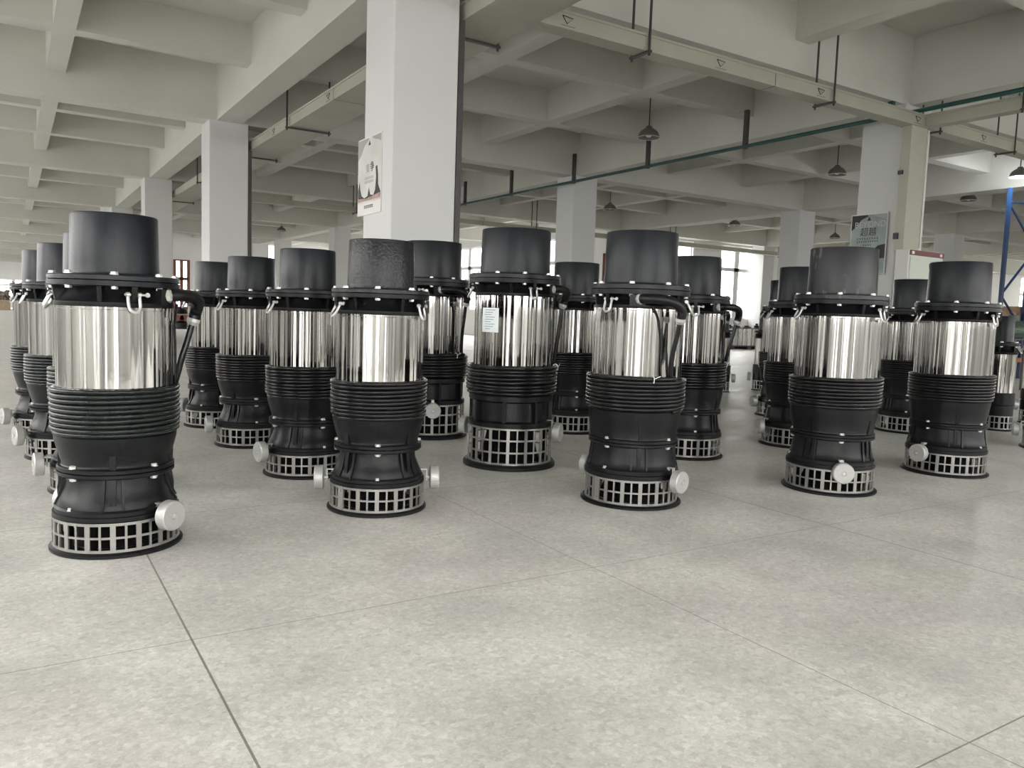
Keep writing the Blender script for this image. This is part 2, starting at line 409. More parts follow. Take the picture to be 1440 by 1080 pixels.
def rib(mb, a, pts, t=.011):
    """a gusset standing radially: pts are (r, z) of its outline"""
    c, s_ = cos(a), sin(a); n = len(pts)
    vs = []
    for sg in (-1, 1):
        for r, z in pts: vs.append((r * c - sg * t * s_, r * s_ + sg * t * c, z))
    mb.add(vs, [tuple(range(n)), tuple(range(n, 2 * n))[::-1]] + [(i, n + i, n + (i + 1) % n, (i + 1) % n) for i in range(n)])
def coil_mesh(r, z0, z1, turns, cr, seed, m):
    rnd = random.Random(seed); pts = []; N = 40 * turns
    ph = [rnd.uniform(0, 6.28) for _ in range(6)]
    off = [rnd.uniform(-.0016, .0016) for _ in range(turns + 2)]
    for i in range(N + 1):
        t = i / 40; a = 2 * pi * t; k = int(t); fr = t - k
        o = off[k] * (1 - fr) + off[k + 1] * fr
        z = z0 + cr + (z1 - z0 - 2 * cr) * t / turns
        z += (.0012 * sin(a * .9 + ph[0]) * sin(t * 2.1 + ph[1]) + .0007 * sin(3.1 * a + ph[2])) * (1 if seed < 5 else 2.4)
        rr = r - cr + o + .0014 * sin(2.03 * a + ph[3]) - .012 * max(0, 1 - t / 1.5)
        pts.append((rr * cos(a), rr * sin(a), z))
    return MB().tube(pts, cr, 8).mesh('cable_coil', m, 60)

def bolt_mesh(r=.0135, h=.0125, up=True):
    mb = MB(); s_ = 1 if up else -1
    pr = [(r * 1.2, 0), (r * 1.2, .0025 * s_)]
    mb.lathe(pr if up else pr[::-1], 12)
    q = [(r, .0025 * s_), (r, (h - .002) * s_), (r * .8, h * s_)]
    mb.lathe(q if up else q[::-1], 6)
    return mb.mesh('bolt', M['bolt'], 25)
BOLT_UP, BOLT_DN = bolt_mesh(), bolt_mesh(up=False)

def shackle_meshes():
    # bow hangs in the local x-z plane around the lug: pin along local y at the origin
    w, h, r = .021, .055, .0062
    path = [(0, -w, .012)] + [(0, -w, -h * t) for t in (0, .3, .6)] + [(0, -w * cos(a), -h * .6 - w * 1.15 * sin(a)) for a in [pi * k / 8 for k in range(1, 8)]] + [(0, w, -h * t) for t in (.6, .3, 0)] + [(0, w, .012)]
    bow = MB().tube(path, r, 8)
    for sg in (-1, 1): bow.lathe([(.0095, -.006), (.0095, .006)], 12, T=Matrix.Translation((0, sg * w, .012)) @ Matrix.Rotation(pi / 2, 4, 'X'))
    pin = MB().tube([(0, -w - .012, .012), (0, w + .026, .012)], .0045, 8)
    pin.lathe([(.009, -.003), (.009, .003)], 12, T=Matrix.Translation((0, w + .03, .012)) @ Matrix.Rotation(pi / 2, 4, 'Y'))
    return bow.mesh('shackle', M['bolt'], 40), pin.mesh('pin', M['bolt'], 40)
SH_BOW, SH_PIN = shackle_meshes()

def anode_meshes():
    # disc faces outward along local +x; origin at the pump axis is handled by the caller
    r, t = .060, .046
    T = Matrix.Rotation(pi / 2, 4, 'Y')
    d = MB().lathe([(0, 0), (r - .004, 0), (r, .004), (r, t - .005), (r - .005, t), (.016, t), (.014, t - .003), (0, t - .003)], 36, T=T)
    hx = MB().lathe([(.0085, t - .004), (.0085, t + .003), (.0070, t + .004)], 6, T=T).lathe([(.0045, -.022), (.0045, 0)], 8, T=T).lathe([(.009, -.012), (.009, -.003)], 6, T=T)
    return d.mesh('sacrificial_anode', M['zinc'], 35), hx.mesh('bolt', M['bolt'], 25)
AN, AN_B = anode_meshes()

TYPES = {
 'S': dict(base=.250, bh=.021, st=(.237, .021, .138), rows=2, mods=16, low=(.236, .138, .182), thr=(.222, .186), mid=(.218, .303, .342), cone=(.200, .226),
           coil=(.243, .455, .664, 10), ss=(.216, .975), cap=(.219, 1.052), fl=(.241, 1.054, 1.097), pipe=(.160, 1.337)),
 'M': dict(base=.276, bh=.020, st=(.254, .020, .152), rows=2, mods=17, low=(.258, .152, .206), thr=(.240, .222), mid=(.243, .322, .360), cone=(.232, .250),
           coil=(.272, .500, .703, 9), ss=(.243, 1.052), cap=(.246, 1.122), fl=(.267, 1.124, 1.178), pipe=(.192, 1.457)),
 'L': dict(base=.309, bh=.036, st=(.281, .036, .270), rows=3, mods=15, low=None, thr=None, mid=None, cone=None,
           coil=(.303, .464, .678, 8), ss=(.259, 1.115), cap=(.262, 1.195), fl=(.300, 1.197, 1.254), pipe=(.226, 1.545)),
 'X': dict(base=.150, bh=.018, st=(.141, .018, .150), rows=2, mods=10, low=None, thr=None, mid=None, cone=None,
           coil=None, ss=(.128, .770), cap=(.140, .850), fl=(.150, .850, .885), pipe=(.088, 1.150)),
}
PART = {}
def parts(ty):
    if ty in PART: return PART[ty]
    t = TYPES[ty]; p = {}
    bR, bh = t['base'], t['bh']
    p['base_ring'] = MB().lathe([(bR * .70, 0), (bR - .003, 0), (bR, .004), (bR, bh * .6), (bR - .006, bh * .75), (bR - .012, bh), (bR * .70, bh)], 72, closed=True).mesh('base_ring', M['black'])
    sr, s0, s1 = t['st']
    p['strainer'] = strainer_mesh(sr, s0, s1, t['rows'], t['mods']); p['seam_plate'] = seam_mesh(sr + .0006, s0 + .002, s1 - .002)
    ib = MB().lathe([(sr * .70, s0), (sr * .60, s0 + (s1 - s0) * .5), (sr * .52, s1)], 36)
    for k in range(4):
        a = 2 * pi * k / 4 + .4; ib.lathe([(.016, s0), (.016, s1)], 10, T=Matrix.Translation((sr * .84 * cos(a), sr * .84 * sin(a), 0)))
    p['inlet_bell'] = ib.mesh('inlet_bell', M['inner'])
    ssr, ssz = t['ss']; 
    if ty in 'SM':
        lr, l0, l1 = t['low']; mr, m0, m1 = t['mid']; t0, t1 = t['thr']; c0, c1 = t['cone']; cz = t['coil'][1]
        b = MB().lathe([(0, l0), (lr - .004, l0), (lr, l0 + .004), (lr, l0 + (l1 - l0) * .45), (lr - .007, l0 + (l1 - l0) * .5), (lr - .007, l1 - .008), (lr - .014, l1), (t0, l1 + .004),
            (t0 - (t0 - t1) * .45, l1 + (m0 - l1) * .3), (t1 + .003, l1 + (m0 - l1) * .65), (t1, m0 - .004), (mr - .018, m0), (mr - .004, m0 + .001), (mr, m0 + .005), (mr, (m0 + m1) / 2 - .002), (mr - .003, (m0 + m1) / 2 - .001), (0, (m0 + m1) / 2 - .001)], 72)
        for k in range(4):
            for da in (0,):
                a = pi / 4 + k * pi / 2
                rib(b, a, [(t1 - .02, l1 - .002), (lr - .022, l1 - .002), (lr - .020, l1 + (m0 - l1) * .5), (mr - .012, m0 + .002), (t1 - .02, m0 + .002)])
                rib(b, a + .17, [(t1 - .02, l1 - .002), (t0 + .008, l1), (t0 - (t0 - t1) * .45 + .007, l1 + (m0 - l1) * .3), (t1 + .008, m0), (t1 - .02, m0 + .002)], .005)
                rib(b, a - .17, [(t1 - .02, l1 - .002), (t0 + .008, l1), (t0 - (t0 - t1) * .45 + .007, l1 + (m0 - l1) * .3), (t1 + .008, m0), (t1 - .02, m0 + .002)], .005)
        p['suction_bowl'] = b.mesh('suction_bowl', M['black'], 34)
        u = MB().lathe([(0, (m0 + m1) / 2 + .001), (mr - .003, (m0 + m1) / 2 + .001), (mr, (m0 + m1) / 2 + .003), (mr, m1 - .004), (mr - .004, m1), (mr - .014, m1 + .001), (c0 + .002, m1 + .003), (c0, m1 + .012),
            (c0 + (c1 - c0) * .55, m1 + (cz - m1) * .5), (c1, cz - .01), (c1 + .002, cz + .01), (c1 - .01, cz + .02), (c1 - .01, ssz - .33)], 72)
        for k in range(4):
            a = pi / 4 + k * pi / 2
            rib(u, a, [(c0 - .02, m1 - .001), (mr - .006, m1 - .001), (c0 + .014, m1 + (cz - m1) * .62), (c0 - .02, m1 + (cz - m1) * .62)])
        p['diffuser_bowl'] = u.mesh('diffuser_bowl', M['black'], 34)
    elif ty == 'L':
        b = MB(); z0 = s1; zc = t['coil'][1]
        b.lathe([(0, z0), (sr - .002, z0), (sr + .002, z0 + .004), (sr + .002, z0 + .030), (sr - .004, z0 + .036), (sr - .022, z0 + .042), (sr - .026, zc - .034), (sr - .006, zc - .028), (sr, zc - .022), (sr, zc + .01), (ssr, zc + .03), (ssr, ssz - .3)], 72)
        for k in range(8):
            a = 2 * pi * k / 8 + .2; rib(b, a, [(sr - .04, z0 + .03), (sr - .002, z0 + .034), (sr - .002, zc - .024), (sr - .04, zc - .024)], .010)
        p['suction_bowl'] = b.mesh('suction_bowl', M['black'], 34)
    else:
        b = MB(); b.lathe([(0, s1), (sr - .003, s1), (sr, s1 + .003), (sr, .255), (sr - .003, .258), (sr + .004, .262), (sr + .004, .375), (sr - .004, .380), (ssr - .006, .385)], 48)
        p['suction_bowl'] = b.mesh('suction_bowl', M['black'], 34)
    zb = t['coil'][2] - .07 if t['coil'] else .38
    cs = MB().lathe([(ssr - .012, zb), (ssr, zb), (ssr, ssz - .012), (ssr + .0015, ssz - .010), (ssr + .0015, ssz), (ssr - .012, ssz)], 128, closed=True)
    p['motor_casing'] = cs.mesh('motor_casing', M['steel'], 30)
    cr, c1 = t['cap']; fr, f0, f1 = t['fl']
    hz = c1 - ssz
    h = MB().lathe([(0, ssz - .002), (cr - .002, ssz - .002), (cr, ssz + .002), (cr, ssz + hz * .22), (cr - .006, ssz + hz * .28), (cr - .030, ssz + hz * .72), (cr - .034, c1 - .002), (fr - .006, c1), (fr, c1 + .003), (fr, (f0 + f1) / 2 - .0022), (fr - .004, (f0 + f1) / 2 - .001), (0, (f0 + f1) / 2 - .001)], 72)
    for k in range(6):
        a = pi / 6 + k * pi / 3
        rib(h, a, [(cr - .06, ssz + hz * .1), (cr - .001, ssz + hz * .24), (fr - .012, c1 + .001), (cr - .06, c1 + .001)], .008)
    if ty != 'X':
        for k in range(3):
            a = k * 2 * pi / 3
            rib(h, a, [(cr - .06, ssz + hz * .25), (cr + .012, ssz + hz * .25), (fr + .002, c1 - hz * .35), (fr + .002, c1 + .001), (cr - .06, c1 + .001)], .010)
        # boss of the cable entry
        a = R(38); T = Matrix.Rotation(a, 4, 'Z')
        h.box(cr - .06, cr + .018, -.05, .03, ssz + hz * .18, c1 - .001, T)
    p['top_housing'] = h.mesh('top_housing', M['black'], 34)
    pr, ph = t['pipe']; 
    f = MB().lathe([(0, (f0 + f1) / 2 + .001), (fr - .004, (f0 + f1) / 2 + .001), (fr, (f0 + f1) / 2 + .0022), (fr, f1 - .004), (fr - .004, f1), (pr + .010, f1), (pr + .006, f1 + .006), (pr + .005, f1 + .012), (pr + .004, f1 + .05), (pr - .0005, ph - .006), (pr - .003, ph - .001), (pr - .006, ph), (pr - .014, ph - .002), (pr - .016, f1), (0, f1)], 96)
    p['discharge_pipe'] = f.mesh('discharge_pipe', M['pipe'], 34)
    # conduit, from the entry boss round the side and down; local angle 0 is the entry
    zc = ssz + hz * .62; a = cr + .030
    path = [(cr - .01, -.012, zc), (a, .03, zc + .006), (a + .015, .11, zc + .004), (a + .008, .175, zc - .012), (a - .022, .215, zc - .050), (a - .035, .212, zc - .098)]
    sp = spline(path, 10); co = MB(); co.tube(sp, [.0245 + (.0016 if i % 2 else -.0006) for i in range(len(sp))], 12)
    p['cable_conduit'] = co.mesh('cable_conduit', M['conduit'], 50)
    T = Matrix.Translation((cr + .012, -.006, zc)) @ Matrix.Rotation(R(-72), 4, 'Z') @ Matrix.Rotation(pi / 2, 4, 'Y')
    p['gland'] = MB().lathe([(.010, -.034), (.024, -.018), (.031, -.006), (.031, .006)], 6).mesh('gland', M['bolt'], 30) if False else None
    g = MB(); d0 = (sp[1] - sp[0]).normalized(); q = d0.to_track_quat('Z', 'Y').to_matrix().to_4x4()
    g.lathe([(.004, -.040), (.022, -.016), (.029, 0), (.031, .010), (.026, .018)], 8, T=Matrix.Translation(sp[5] - d0 * .008) @ q)
    p['gland'] = g.mesh('gland', M['bolt'], 30)
    d1 = (sp[-1] - sp[-2]).normalized(); q = d1.to_track_quat('Z', 'Y').to_matrix().to_4x4()
    p['clamp'] = MB().lathe([(.027, -.010), (.028, .004), (.018, .020)], 10, T=Matrix.Translation(sp[-1]) @ q).mesh('clamp', M['zinc'], 30)
    if t['coil']:
        kr, k0, k1, nt_ = t['coil']; e = sp[-1]; an = R(40)
        kk = kr - .014
        g1 = Vector((kk * cos(an), kk * sin(an), k1 + .03))
        pc = spline([e - Vector((0, 0, -.01)), e.lerp(g1, .33), e.lerp(g1, .66), (kk * cos(an + .06), kk * sin(an + .06), k1 + .01), (kk * cos(an + .2), kk * sin(an + .2), k1 - .016)], 8)
        p['power_cable'] = MB().tube(pc, .0135, 10).mesh('power_cable', M['cable'], 60)
        s2 = ssr + .007
        ps = spline([(cr + .008, .07, zc - .03), (s2 * cos(.42), s2 * sin(.42), ssz - .06), (s2 * cos(.50), s2 * sin(.50), ssz - .16), (s2 * cos(.52), s2 * sin(.52), k1 + .04), (s2 * cos(.54), s2 * sin(.54), k1 - .01)], 8)
        p['signal_cable'] = MB().tube(ps, .0052, 8).mesh('signal_cable', M['cable'], 60)
        for nm, cm in (('cable', 'cable'), ('green_cable', 'green_cable')):
            p['coil_' + nm] = [coil_mesh(kr, k0, k1, nt_, (k1 - k0) / nt_ * .49, sd, M[cm]) for sd in (((1, 2) if ty != 'L' else (6, 7)) if nm == 'cable' else (3,))]
        tr = kr + .004
        tie = MB(); tt = []
        rr_ = (k1 - k0) / nt_ * .5
        for k in range(13):
            a_ = 2 * pi * k / 12; tt.append((kr - rr_ + (rr_ + .004) * cos(a_), 0, k1 - rr_ * 1.6 + (rr_ * 1.9) * sin(a_)))
        tie.tube(tt, .0022, 6); tie.tube([(kr + .004, 0, k1 - rr_), (kr + .010, .006, k1 - rr_ * .6), (kr + .012, .030, k1 + .004)], .0018, 6)
        p['cable_tie'] = tie.mesh('cable_tie', M['tie'], 60)
    p['_t'] = t
    PART[ty] = p; return p

def pump(ty, X, Y, th, psi, label, anodes=(0, 180), cable=True, green=False, psc=None, pipe_mat=None, tie=False, seam=None, coil_v=0, group='submersible pumps', shackles=(0, 1, 2), plate=False, name='submersible_pump'):
    """th: bearing of the anodes, psi: bearing of the first shackle, both in degrees to the viewer's right of the pump's near side"""
    p = parts(ty); t = p['_t']
    az = math.atan2(X, Y)
    def bear(d):
        d = R(d); return math.atan2(-cos(d) * cos(az) - sin(d) * sin(az), -cos(d) * sin(az) + sin(d) * cos(az))
    bt, bp = bear(th), bear(psi)
    e = ob(name, None, loc=(X, Y, 0), label=label, cat='pump', group=group)
    e.empty_display_size = .1
    P = lambda n, me, rz=0., par=e, **k: ob(n, me, par, rz=rz, **k)
    P('base_ring', p['base_ring'])
    st = P('strainer', p['strainer'], bt)
    if seam is not None: P('seam_plate', p['seam_plate'], bear(seam) - bt, st)
    P('inlet_bell', p['inlet_bell'], bt)
    sb = P('suction_bowl', p['suction_bowl'], bt)
    if 'diffuser_bowl' in p: 
        db = P('diffuser_bowl', p['diffuser_bowl'], bt)
        lr, l0, l1 = t['low']; mr, m0, m1 = t['mid']
        for k in range(4):
            a = k * pi / 2
            ob('bolt', BOLT_UP, sb, ((lr - .024) * cos(a), (lr - .024) * sin(a), l1 - .004))
            ob('bolt', BOLT_DN, sb, ((mr - .016) * cos(a), (mr - .016) * sin(a), m0 + .001))
            ob('bolt', BOLT_UP, db, ((mr - .016) * cos(a), (mr - .016) * sin(a), m1 - .001))
    if t['coil']:
        cl = p['coil_green_cable' if green else 'coil_cable']; P('cable_coil', cl[coil_v % len(cl)], bp + R(89) if cable else bear(180), label='greenish black coiled cable' if green else None)
    P('motor_casing', p['motor_casing'], bp + X * 1.7 + Y)
    h = P('top_housing', p['top_housing'], bp)
    dp = P('discharge_pipe', p['discharge_pipe'] if not pipe_mat else pipe_variant(ty, pipe_mat), bp)
    fr, f0, f1 = t['fl']
    nb = 8 if ty in 'SM' else (10 if ty == 'L' else 6)
    for k in range(nb):
        a = 2 * pi * (k + .5) / nb + .1; r_ = fr - .020
        ob('bolt', BOLT_UP, dp, (r_ * cos(a), r_ * sin(a), f1))
        ob('bolt', BOLT_DN, h, (r_ * cos(a), r_ * sin(a), f0))
    if ty != 'X':
        hz = t['cap'][1] - t['ss'][1]
        for k in shackles:
            a = bp + k * 2 * pi / 3; rr = (fr + t['cap'][0] + .012) / 2 - .004
            o = ob('shackle', SH_BOW, e, (rr * cos(a), rr * sin(a), t['cap'][1] - hz * .52), rz=a)
            o.rotation_euler = (0, R(-28 if k else -14), a)
            ob('pin', SH_PIN, o)
        if cable:
            ac = bp + R(38)
            c = P('cable_conduit', p['cable_conduit'], ac); P('gland', p['gland'], 0, c); P('clamp', p['clamp'], 0, c)
            P('power_cable', p['power_cable'], ac); P('signal_cable', p['signal_cable'], ac)
        if tie: P('cable_tie', p['cable_tie'], bp + R(38 + tie), label='white cable tie')
    else:
        for a in (bp + .9, bp + .9 + pi):
            o = ob('shackle', SH_BOW, e, ((fr - .004) * cos(a), (fr - .004) * sin(a), .835), rz=a); o.rotation_euler = (0, R(-30), a); ob('pin', SH_PIN, o)
    # zinc anodes on straps from the lower flange
    if ty == 'L': zt, rb, rd, zc = t['st'][2] + .042, t['st'][0] - .022, t['st'][0] + .030, t['st'][2] - .035
    elif ty == 'X': zt, rb, rd, zc = .262, t['st'][0] - .004, t['st'][0] + .030, .20
    else: zt, rb, rd, zc = t['low'][2] + .010, t['low'][0] - .024, t['low'][0] + .030, .150
    key = (ty, 'strap')
    if key not in PART:
        zz = zt - zc
        PART[key] = MB().tube([(rb - rd, 0, zz), (-.030, 0, zz + .002), (-.012, 0, zz - .006), (-.010, 0, zz - .03), (-.010, 0, -.012)], [.0045] * 5, 6)
        mb = MB(); w = .011
        mb.box(rb - rd - .012, -.014, -w, w, zz - .002, zz + .002); mb.box(-.018, -.014, -w, w, -.016, zz + .002)
        PART[key] = mb.mesh('strap', M['bolt'])
    for a_ in anodes:
        a = bt + R(a_)
        o = ob('anode', AN, e, (rd * cos(a), rd * sin(a), zc), rz=a, label='silver disc anode')
        ob('strap', PART[key], o); ob('bolt', AN_B, o)
    if plate:
        q = MB(); r_ = t['ss'][0] + .002; a0 = -.24; 
        ang_bar(q, r_ - .0012, r_, -.25, .25, .880, 1.035, 8)
        pl = P('label_sticker', q.mesh('label_sticker', M['sticker'], 40), bear(-36), label='pale blue label sticker with tiny print')
        tx = MB()
        for k in range(9):
            w = random.uniform(.14, .19); z = 1.022 - k * .015
            ang_bar(tx, r_, r_ + .0006, -w, w - .06 * (k % 3), z - .0025, z + .0015, 6)
        ob('print', tx.mesh('print', M['ink'], 40), pl)
    return e
PV = {}
def pipe_variant(ty, mt):
    k = (ty, mt)
    if k not in PV:
        me = PART[ty]['discharge_pipe'].copy(); me.materials.clear(); me.materials.append(M[mt]); PV[k] = me
    return PV[k]

# ---------------------------------------------------------------- the pumps
GL, GM, GB, GX = ('green-black coil pumps in the leftmost row', 'mid-size pumps with two-row strainers', 'broad pumps with three-row strainers', 'slender small pumps in the background')
GS = 'smaller pumps in the second row from the left'
pump('S', .357, 3.579, 41, 16, 'nearest and largest stainless and black pump at far left, with dark green cable coil', green=True, group=GL)
pump('S', .390, 4.690, -80, 20, 'pump directly behind the nearest pump at left, mostly hidden by it', green=True, group=GL, cable=False)
pump('S', .300, 5.750, -72, 40, 'pump with dark green cable coil, third from the front in the leftmost row', green=True, group=GL, cable=False)
pump('S', .230, 6.720, -75, 60, 'rearmost pump of the leftmost row, at the left edge of the photo', green=True, group=GL, cable=False)
pump('S', 1.561, 3.704, 90, 58, 'front pump with a silver disc on each side and a rough cast pipe', pipe_mat='rough_pipe', seam=-47, group=GS, cable=False)
pump('S', 1.500, 4.670, -62, 60, 'pump just behind and left of the pump with two side discs', group=GS, cable=False, coil_v=1)
pump('S', 1.455, 5.800, -80, 60, 'third pump back in the second row, before the left column', group=GS, cable=False)
pump('S', 1.425, 6.820, 60, 25, 'rearmost pump in the second row, narrow sliver beside the nearest pump', group=GS, cable=False, coil_v=1)
pump('L', 2.816, 4.436, 70, 25, 'tall broad pump with a pale blue sticker and a three-row strainer', group=GB, plate=True, tie=18)
pump('L', 2.860, 5.740, 5, -25, 'broad pump by the large column, silver disc at front of its three-row strainer', group=GB, tie=30, coil_v=1)
pump('M', 2.887, 3.279, 54, -38, 'front centre pump with curved conduit at its top and white tie on coil', group=GM, seam=-44, tie=20, coil_v=1)
pump('M', 4.150, 5.540, 100, -60, 'pump standing behind, between the stickered pump and the front centre pump', group=GM, cable=False)
pump('M', 4.240, 4.230, 106, 5, 'pump behind the front centre pump, on its right side', anodes=(180,), group=GM, tie=35)
pump('M', 4.248, 3.002, 14, 60, 'front pump with scuffed pipe and a silver disc facing the viewer', group=GM, pipe_mat='scuffed', cable=False, coil_v=1)
pump('M', 5.549, 3.005, -31, 60, 'front right pump with a disc anode at the left of its strainer', group=GM, cable=False)
pump('M', 5.490, 4.240, -60, 50, 'pump half hidden behind the scuffed-pipe pump, on its left', group=GM, cable=False, coil_v=1)
pump('M', 5.450, 5.430, 20, 50, 'pump hidden behind the pump right of the front centre one', group=GM, cable=False)
pump('M', 7.330, 4.380, 90, 60, 'pump in the gap between the scuffed-pipe pump and the front right pump', group=GM, cable=False, coil_v=1)
pump('M', 7.080, 5.650, -68, 40, 'pump almost hidden behind the one left of the scuffed-pipe pump', group=GM, cable=False)
pump('M', 6.970, 6.830, 60, 10, 'farthest mid-size pump, a sliver right of the pump behind the front centre one', group=GM)
pump('M', 7.592, 3.165, -80, 60, 'pump at the right edge with only its silver disc and foot showing', group=GM, cable=False)
pump('X', 8.441, 4.086, 120, 20, 'slender small pump just right of the front right pump', anodes=(), group=GX)
pump('X', 9.423, 7.894, -85, 20, 'slender small pump far back, left of the half hidden mid-size pump', anodes=(0,), group=GX)
pump('X', 8.527, 7.900, 80, 20, 'slender small pump far back, right of the farthest mid-size pump', anodes=(0,), group=GX)
pump('X', 9.481, 4.203, -70, 20, 'slender small pump cut off by the right edge, beneath the blue racking', anodes=(0,), group=GX)

# ---------------------------------------------------------------- cable trays
HD = 1 + .872 * B            # underside of the trays
TH = .050 * B
def hanger_pair(par, pts, z1, name='hanger_rod'):
    for x, y in pts: ob(name, MB().box(x - .018, x + .018, y - .006, y + .006, HD - .02, z1).mesh(name, M['hanger'], sm=False), par)
def tray(label, x0, x1, y0, y1, zb, th, brk, marks, joints=(), top=ZT):
    e = ob('cable_tray', None, loc=((x0 + x1) / 2, (y0 + y1) / 2, zb), label=label, cat='cable tray')
    cx, cy = (x0 + x1) / 2, (y0 + y1) / 2
    long_x = (x1 - x0) > (y1 - y0)
    L = lambda mb, n, m, **k: ob(n, mb.mesh(n, m, sm=False), e, (-cx, -cy, -zb), **k)
    L(MB().box(x0, x1, y0, y1, zb, zb + th), 'trunking', M['tray'])
    lip = MB(); g = .012
    if long_x: lip.box(x0, x1, y0 - g, y0, zb + th - .015, zb + th + .008).box(x0, x1, y1, y1 + g, zb + th - .015, zb + th + .008)
    else: lip.box(x0 - g, x0, y0, y1, zb + th - .015, zb + th + .008).box(x1, x1 + g, y0, y1, zb + th - .015, zb + th + .008)
    L(lip, 'cover_lip', M['tray'])
    for q in brk:
        if long_x: bm = MB().box(q - .018, q + .018, y0 - .05, y1 + .06, zb - .022, zb - .001); hs = [(q, y0 - .028), (q, y1 + .035)]
        else: bm = MB().box(x0 - .05, x1 + .06, q - .018, q + .018, zb - .022, zb - .001); hs = [(x0 - .028, q), (x1 + .035, q)]
        L(bm, 'bracket', M['hanger'])
        for hx, hy in hs: L(MB().box(hx - .012, hx + .012, hy - .006, hy + .006, zb - .03, top).lathe([(.012, zb - .05), (.012, zb - .03)], 8, T=Matrix.Translation((hx, hy, 0))), 'hanger', M['hanger'])
    for q in marks:
        mk = MB(); 
        if long_x:
            pth = [(q - .07, y0 - .003, zb + th * .72), (q - .02, y0 - .003, zb + th * .28), (q + .05, y0 - .003, zb + th * .66), (q - .07, y0 - .003, zb + th * .72)]
            pth2 = [(q - .08 + .02 * k, y0 - .002, zb + th * .16) for k in range(9)]
        else:
            pth = [(x0 - .003, q - .07, zb + th * .72), (x0 - .003, q - .02, zb + th * .28), (x0 - .003, q + .05, zb + th * .66), (x0 - .003, q - .07, zb + th * .72)]
            pth2 = [(x0 - .002, q - .08 + .02 * k, zb + th * .16) for k in range(9)]
        mk.tube(pth, .0042, 5)
        for k in range(8): mk.tube([pth2[k], ((Vector(pth2[k]) * .45 + Vector(pth2[k + 1]) * .55))], .003, 4)
        L(mk, 'printed_mark', M['dark_ink'])
    jm = MB()
    for q in joints:
        if long_x: jm.box(q - .004, q + .004, y0 - .0015, y1 + .0015, zb - .0015, zb + th)
        else: jm.box(x0 - .0015, x1 + .0015, q - .004, q + .004, zb - .0015, zb + th)
    if joints: L(jm, 'joint', M['hanger'])
    return e
XA0, XA1 = 1.160 * B, 1.350 * B
YB0, YB1 = 2.035 * B, 2.100 * B
def az_x(a, y): return a * y
tray('wide olive cable tray running front to back beside the large near column', XA0, XA1, -1.5, YR - .4, HD, TH,
     [5.05, 6.90, 11.8, 14.6, 18.4, 22.3, 26.5], [4.4, 10.1, 12.6, 16.6], [7.9, 9.9, 11.75, 14.6])
tray('narrow olive cable tray crossing the hall overhead in front of the right column', XA1, X1, YB0, YB1, HD, TH,
     [5.32, 8.20, 10.45, 12.4, 15.2, 18.4], [4.36, 6.35, 8.0, 9.98, 11.6], [7.2, 10.25, 13.5])
tray('short olive cable tray running towards the camera from the right column', 3.375 * B, 3.43 * B, -1.5, YB0 - .01, HD, TH,
     [2.2, 4.9], [], [3.5])
tray('distant cable tray hung low across the back of the hall', XA1 + .05, 11.9 * B, 6.93 * B, 7.0 * B, 1 + .872 * B, .13,
     [8.0, 13.9, 19.8, 25.6, 31], [], [12, 18])
# riser down to the switch cabinet
e = ob('cable_riser', None, loc=(3.355 * B, 2.075 * B, HD), label='vertical olive cable riser on the right face of the right column', cat='cable tray')
rx0, rx1 = 3.300 * B, 3.418 * B
def LO(mb, n, m, o, org, **k): return ob(n, mb.mesh(n, m, sm=k.pop('sm', False)), o, (-org[0], -org[1], -org[2]), **k)
org = (3.355 * B, 2.075 * B, HD)
LO(MB().box(rx0, rx1, 2.045 * B, 2.090 * B, 2.006, HD - .001), 'trunking', M['tray'], e, org)
LO(MB().box(rx1, rx1 + .03, 2.040 * B, 2.052 * B, 2.06, HD - .02), 'cover_lip', M['cabinet_side'], e, org)
LO(MB().box(rx0 - .03, rx0, 2.07 * B, 2.09 * B, 3.0, 3.05), 'bracket', M['hanger'], e, org)
LO(MB().box(rx0 - .03, rx0, 2.07 * B, 2.09 * B, 2.16, 2.24), 'bracket', M['hanger'], e, org)

# cabinet and conduits on the two left columns of the aisle
def cab2():
    x0, x1, y0, y1, z = XC[1] + cw + .065, XC[1] + cw + .35, YC[3] - cw + .01, YC[3] - cw + .26, 2.05
    o_ = ((x0 + x1) / 2, (y0 + y1) / 2, 0)
    e = ob('electrical_cabinet', None, loc=o_, label='grey electrical cabinet against the right face of the left column', cat='cabinet')
    LO(MB().bevbox(x0, x1, y0, y1, 0, z, .008), 'body', M['cabinet_side'], e, o_)
    LO(MB().box(x0 + .02, x1 - .02, y0 - .012, y0, .1, z - .05), 'door', M['cabinet_side'], e, o_)
    LO(MB().box(x1 - .05, x1 - .035, y0 - .03, y0 - .012, 1.2, 1.3), 'handle', M['hanger'], e, o_)
    for k, (yc, za, lb) in enumerate(((YC[3], 0, 'dark vertical conduit on the right face of the left column'), (YC[2], 0, 'dark vertical conduit on the right face of the large near column'))):
        xx = XC[1] + cw
        ob('wall_conduit', MB().box(0, .055, -.05, .05, 0, HD - za - .02).mesh('wall_conduit', M['hanger'], sm=False), loc=(xx + .003, yc - cw + .055, za), label=lb, cat='conduit')
cab2()

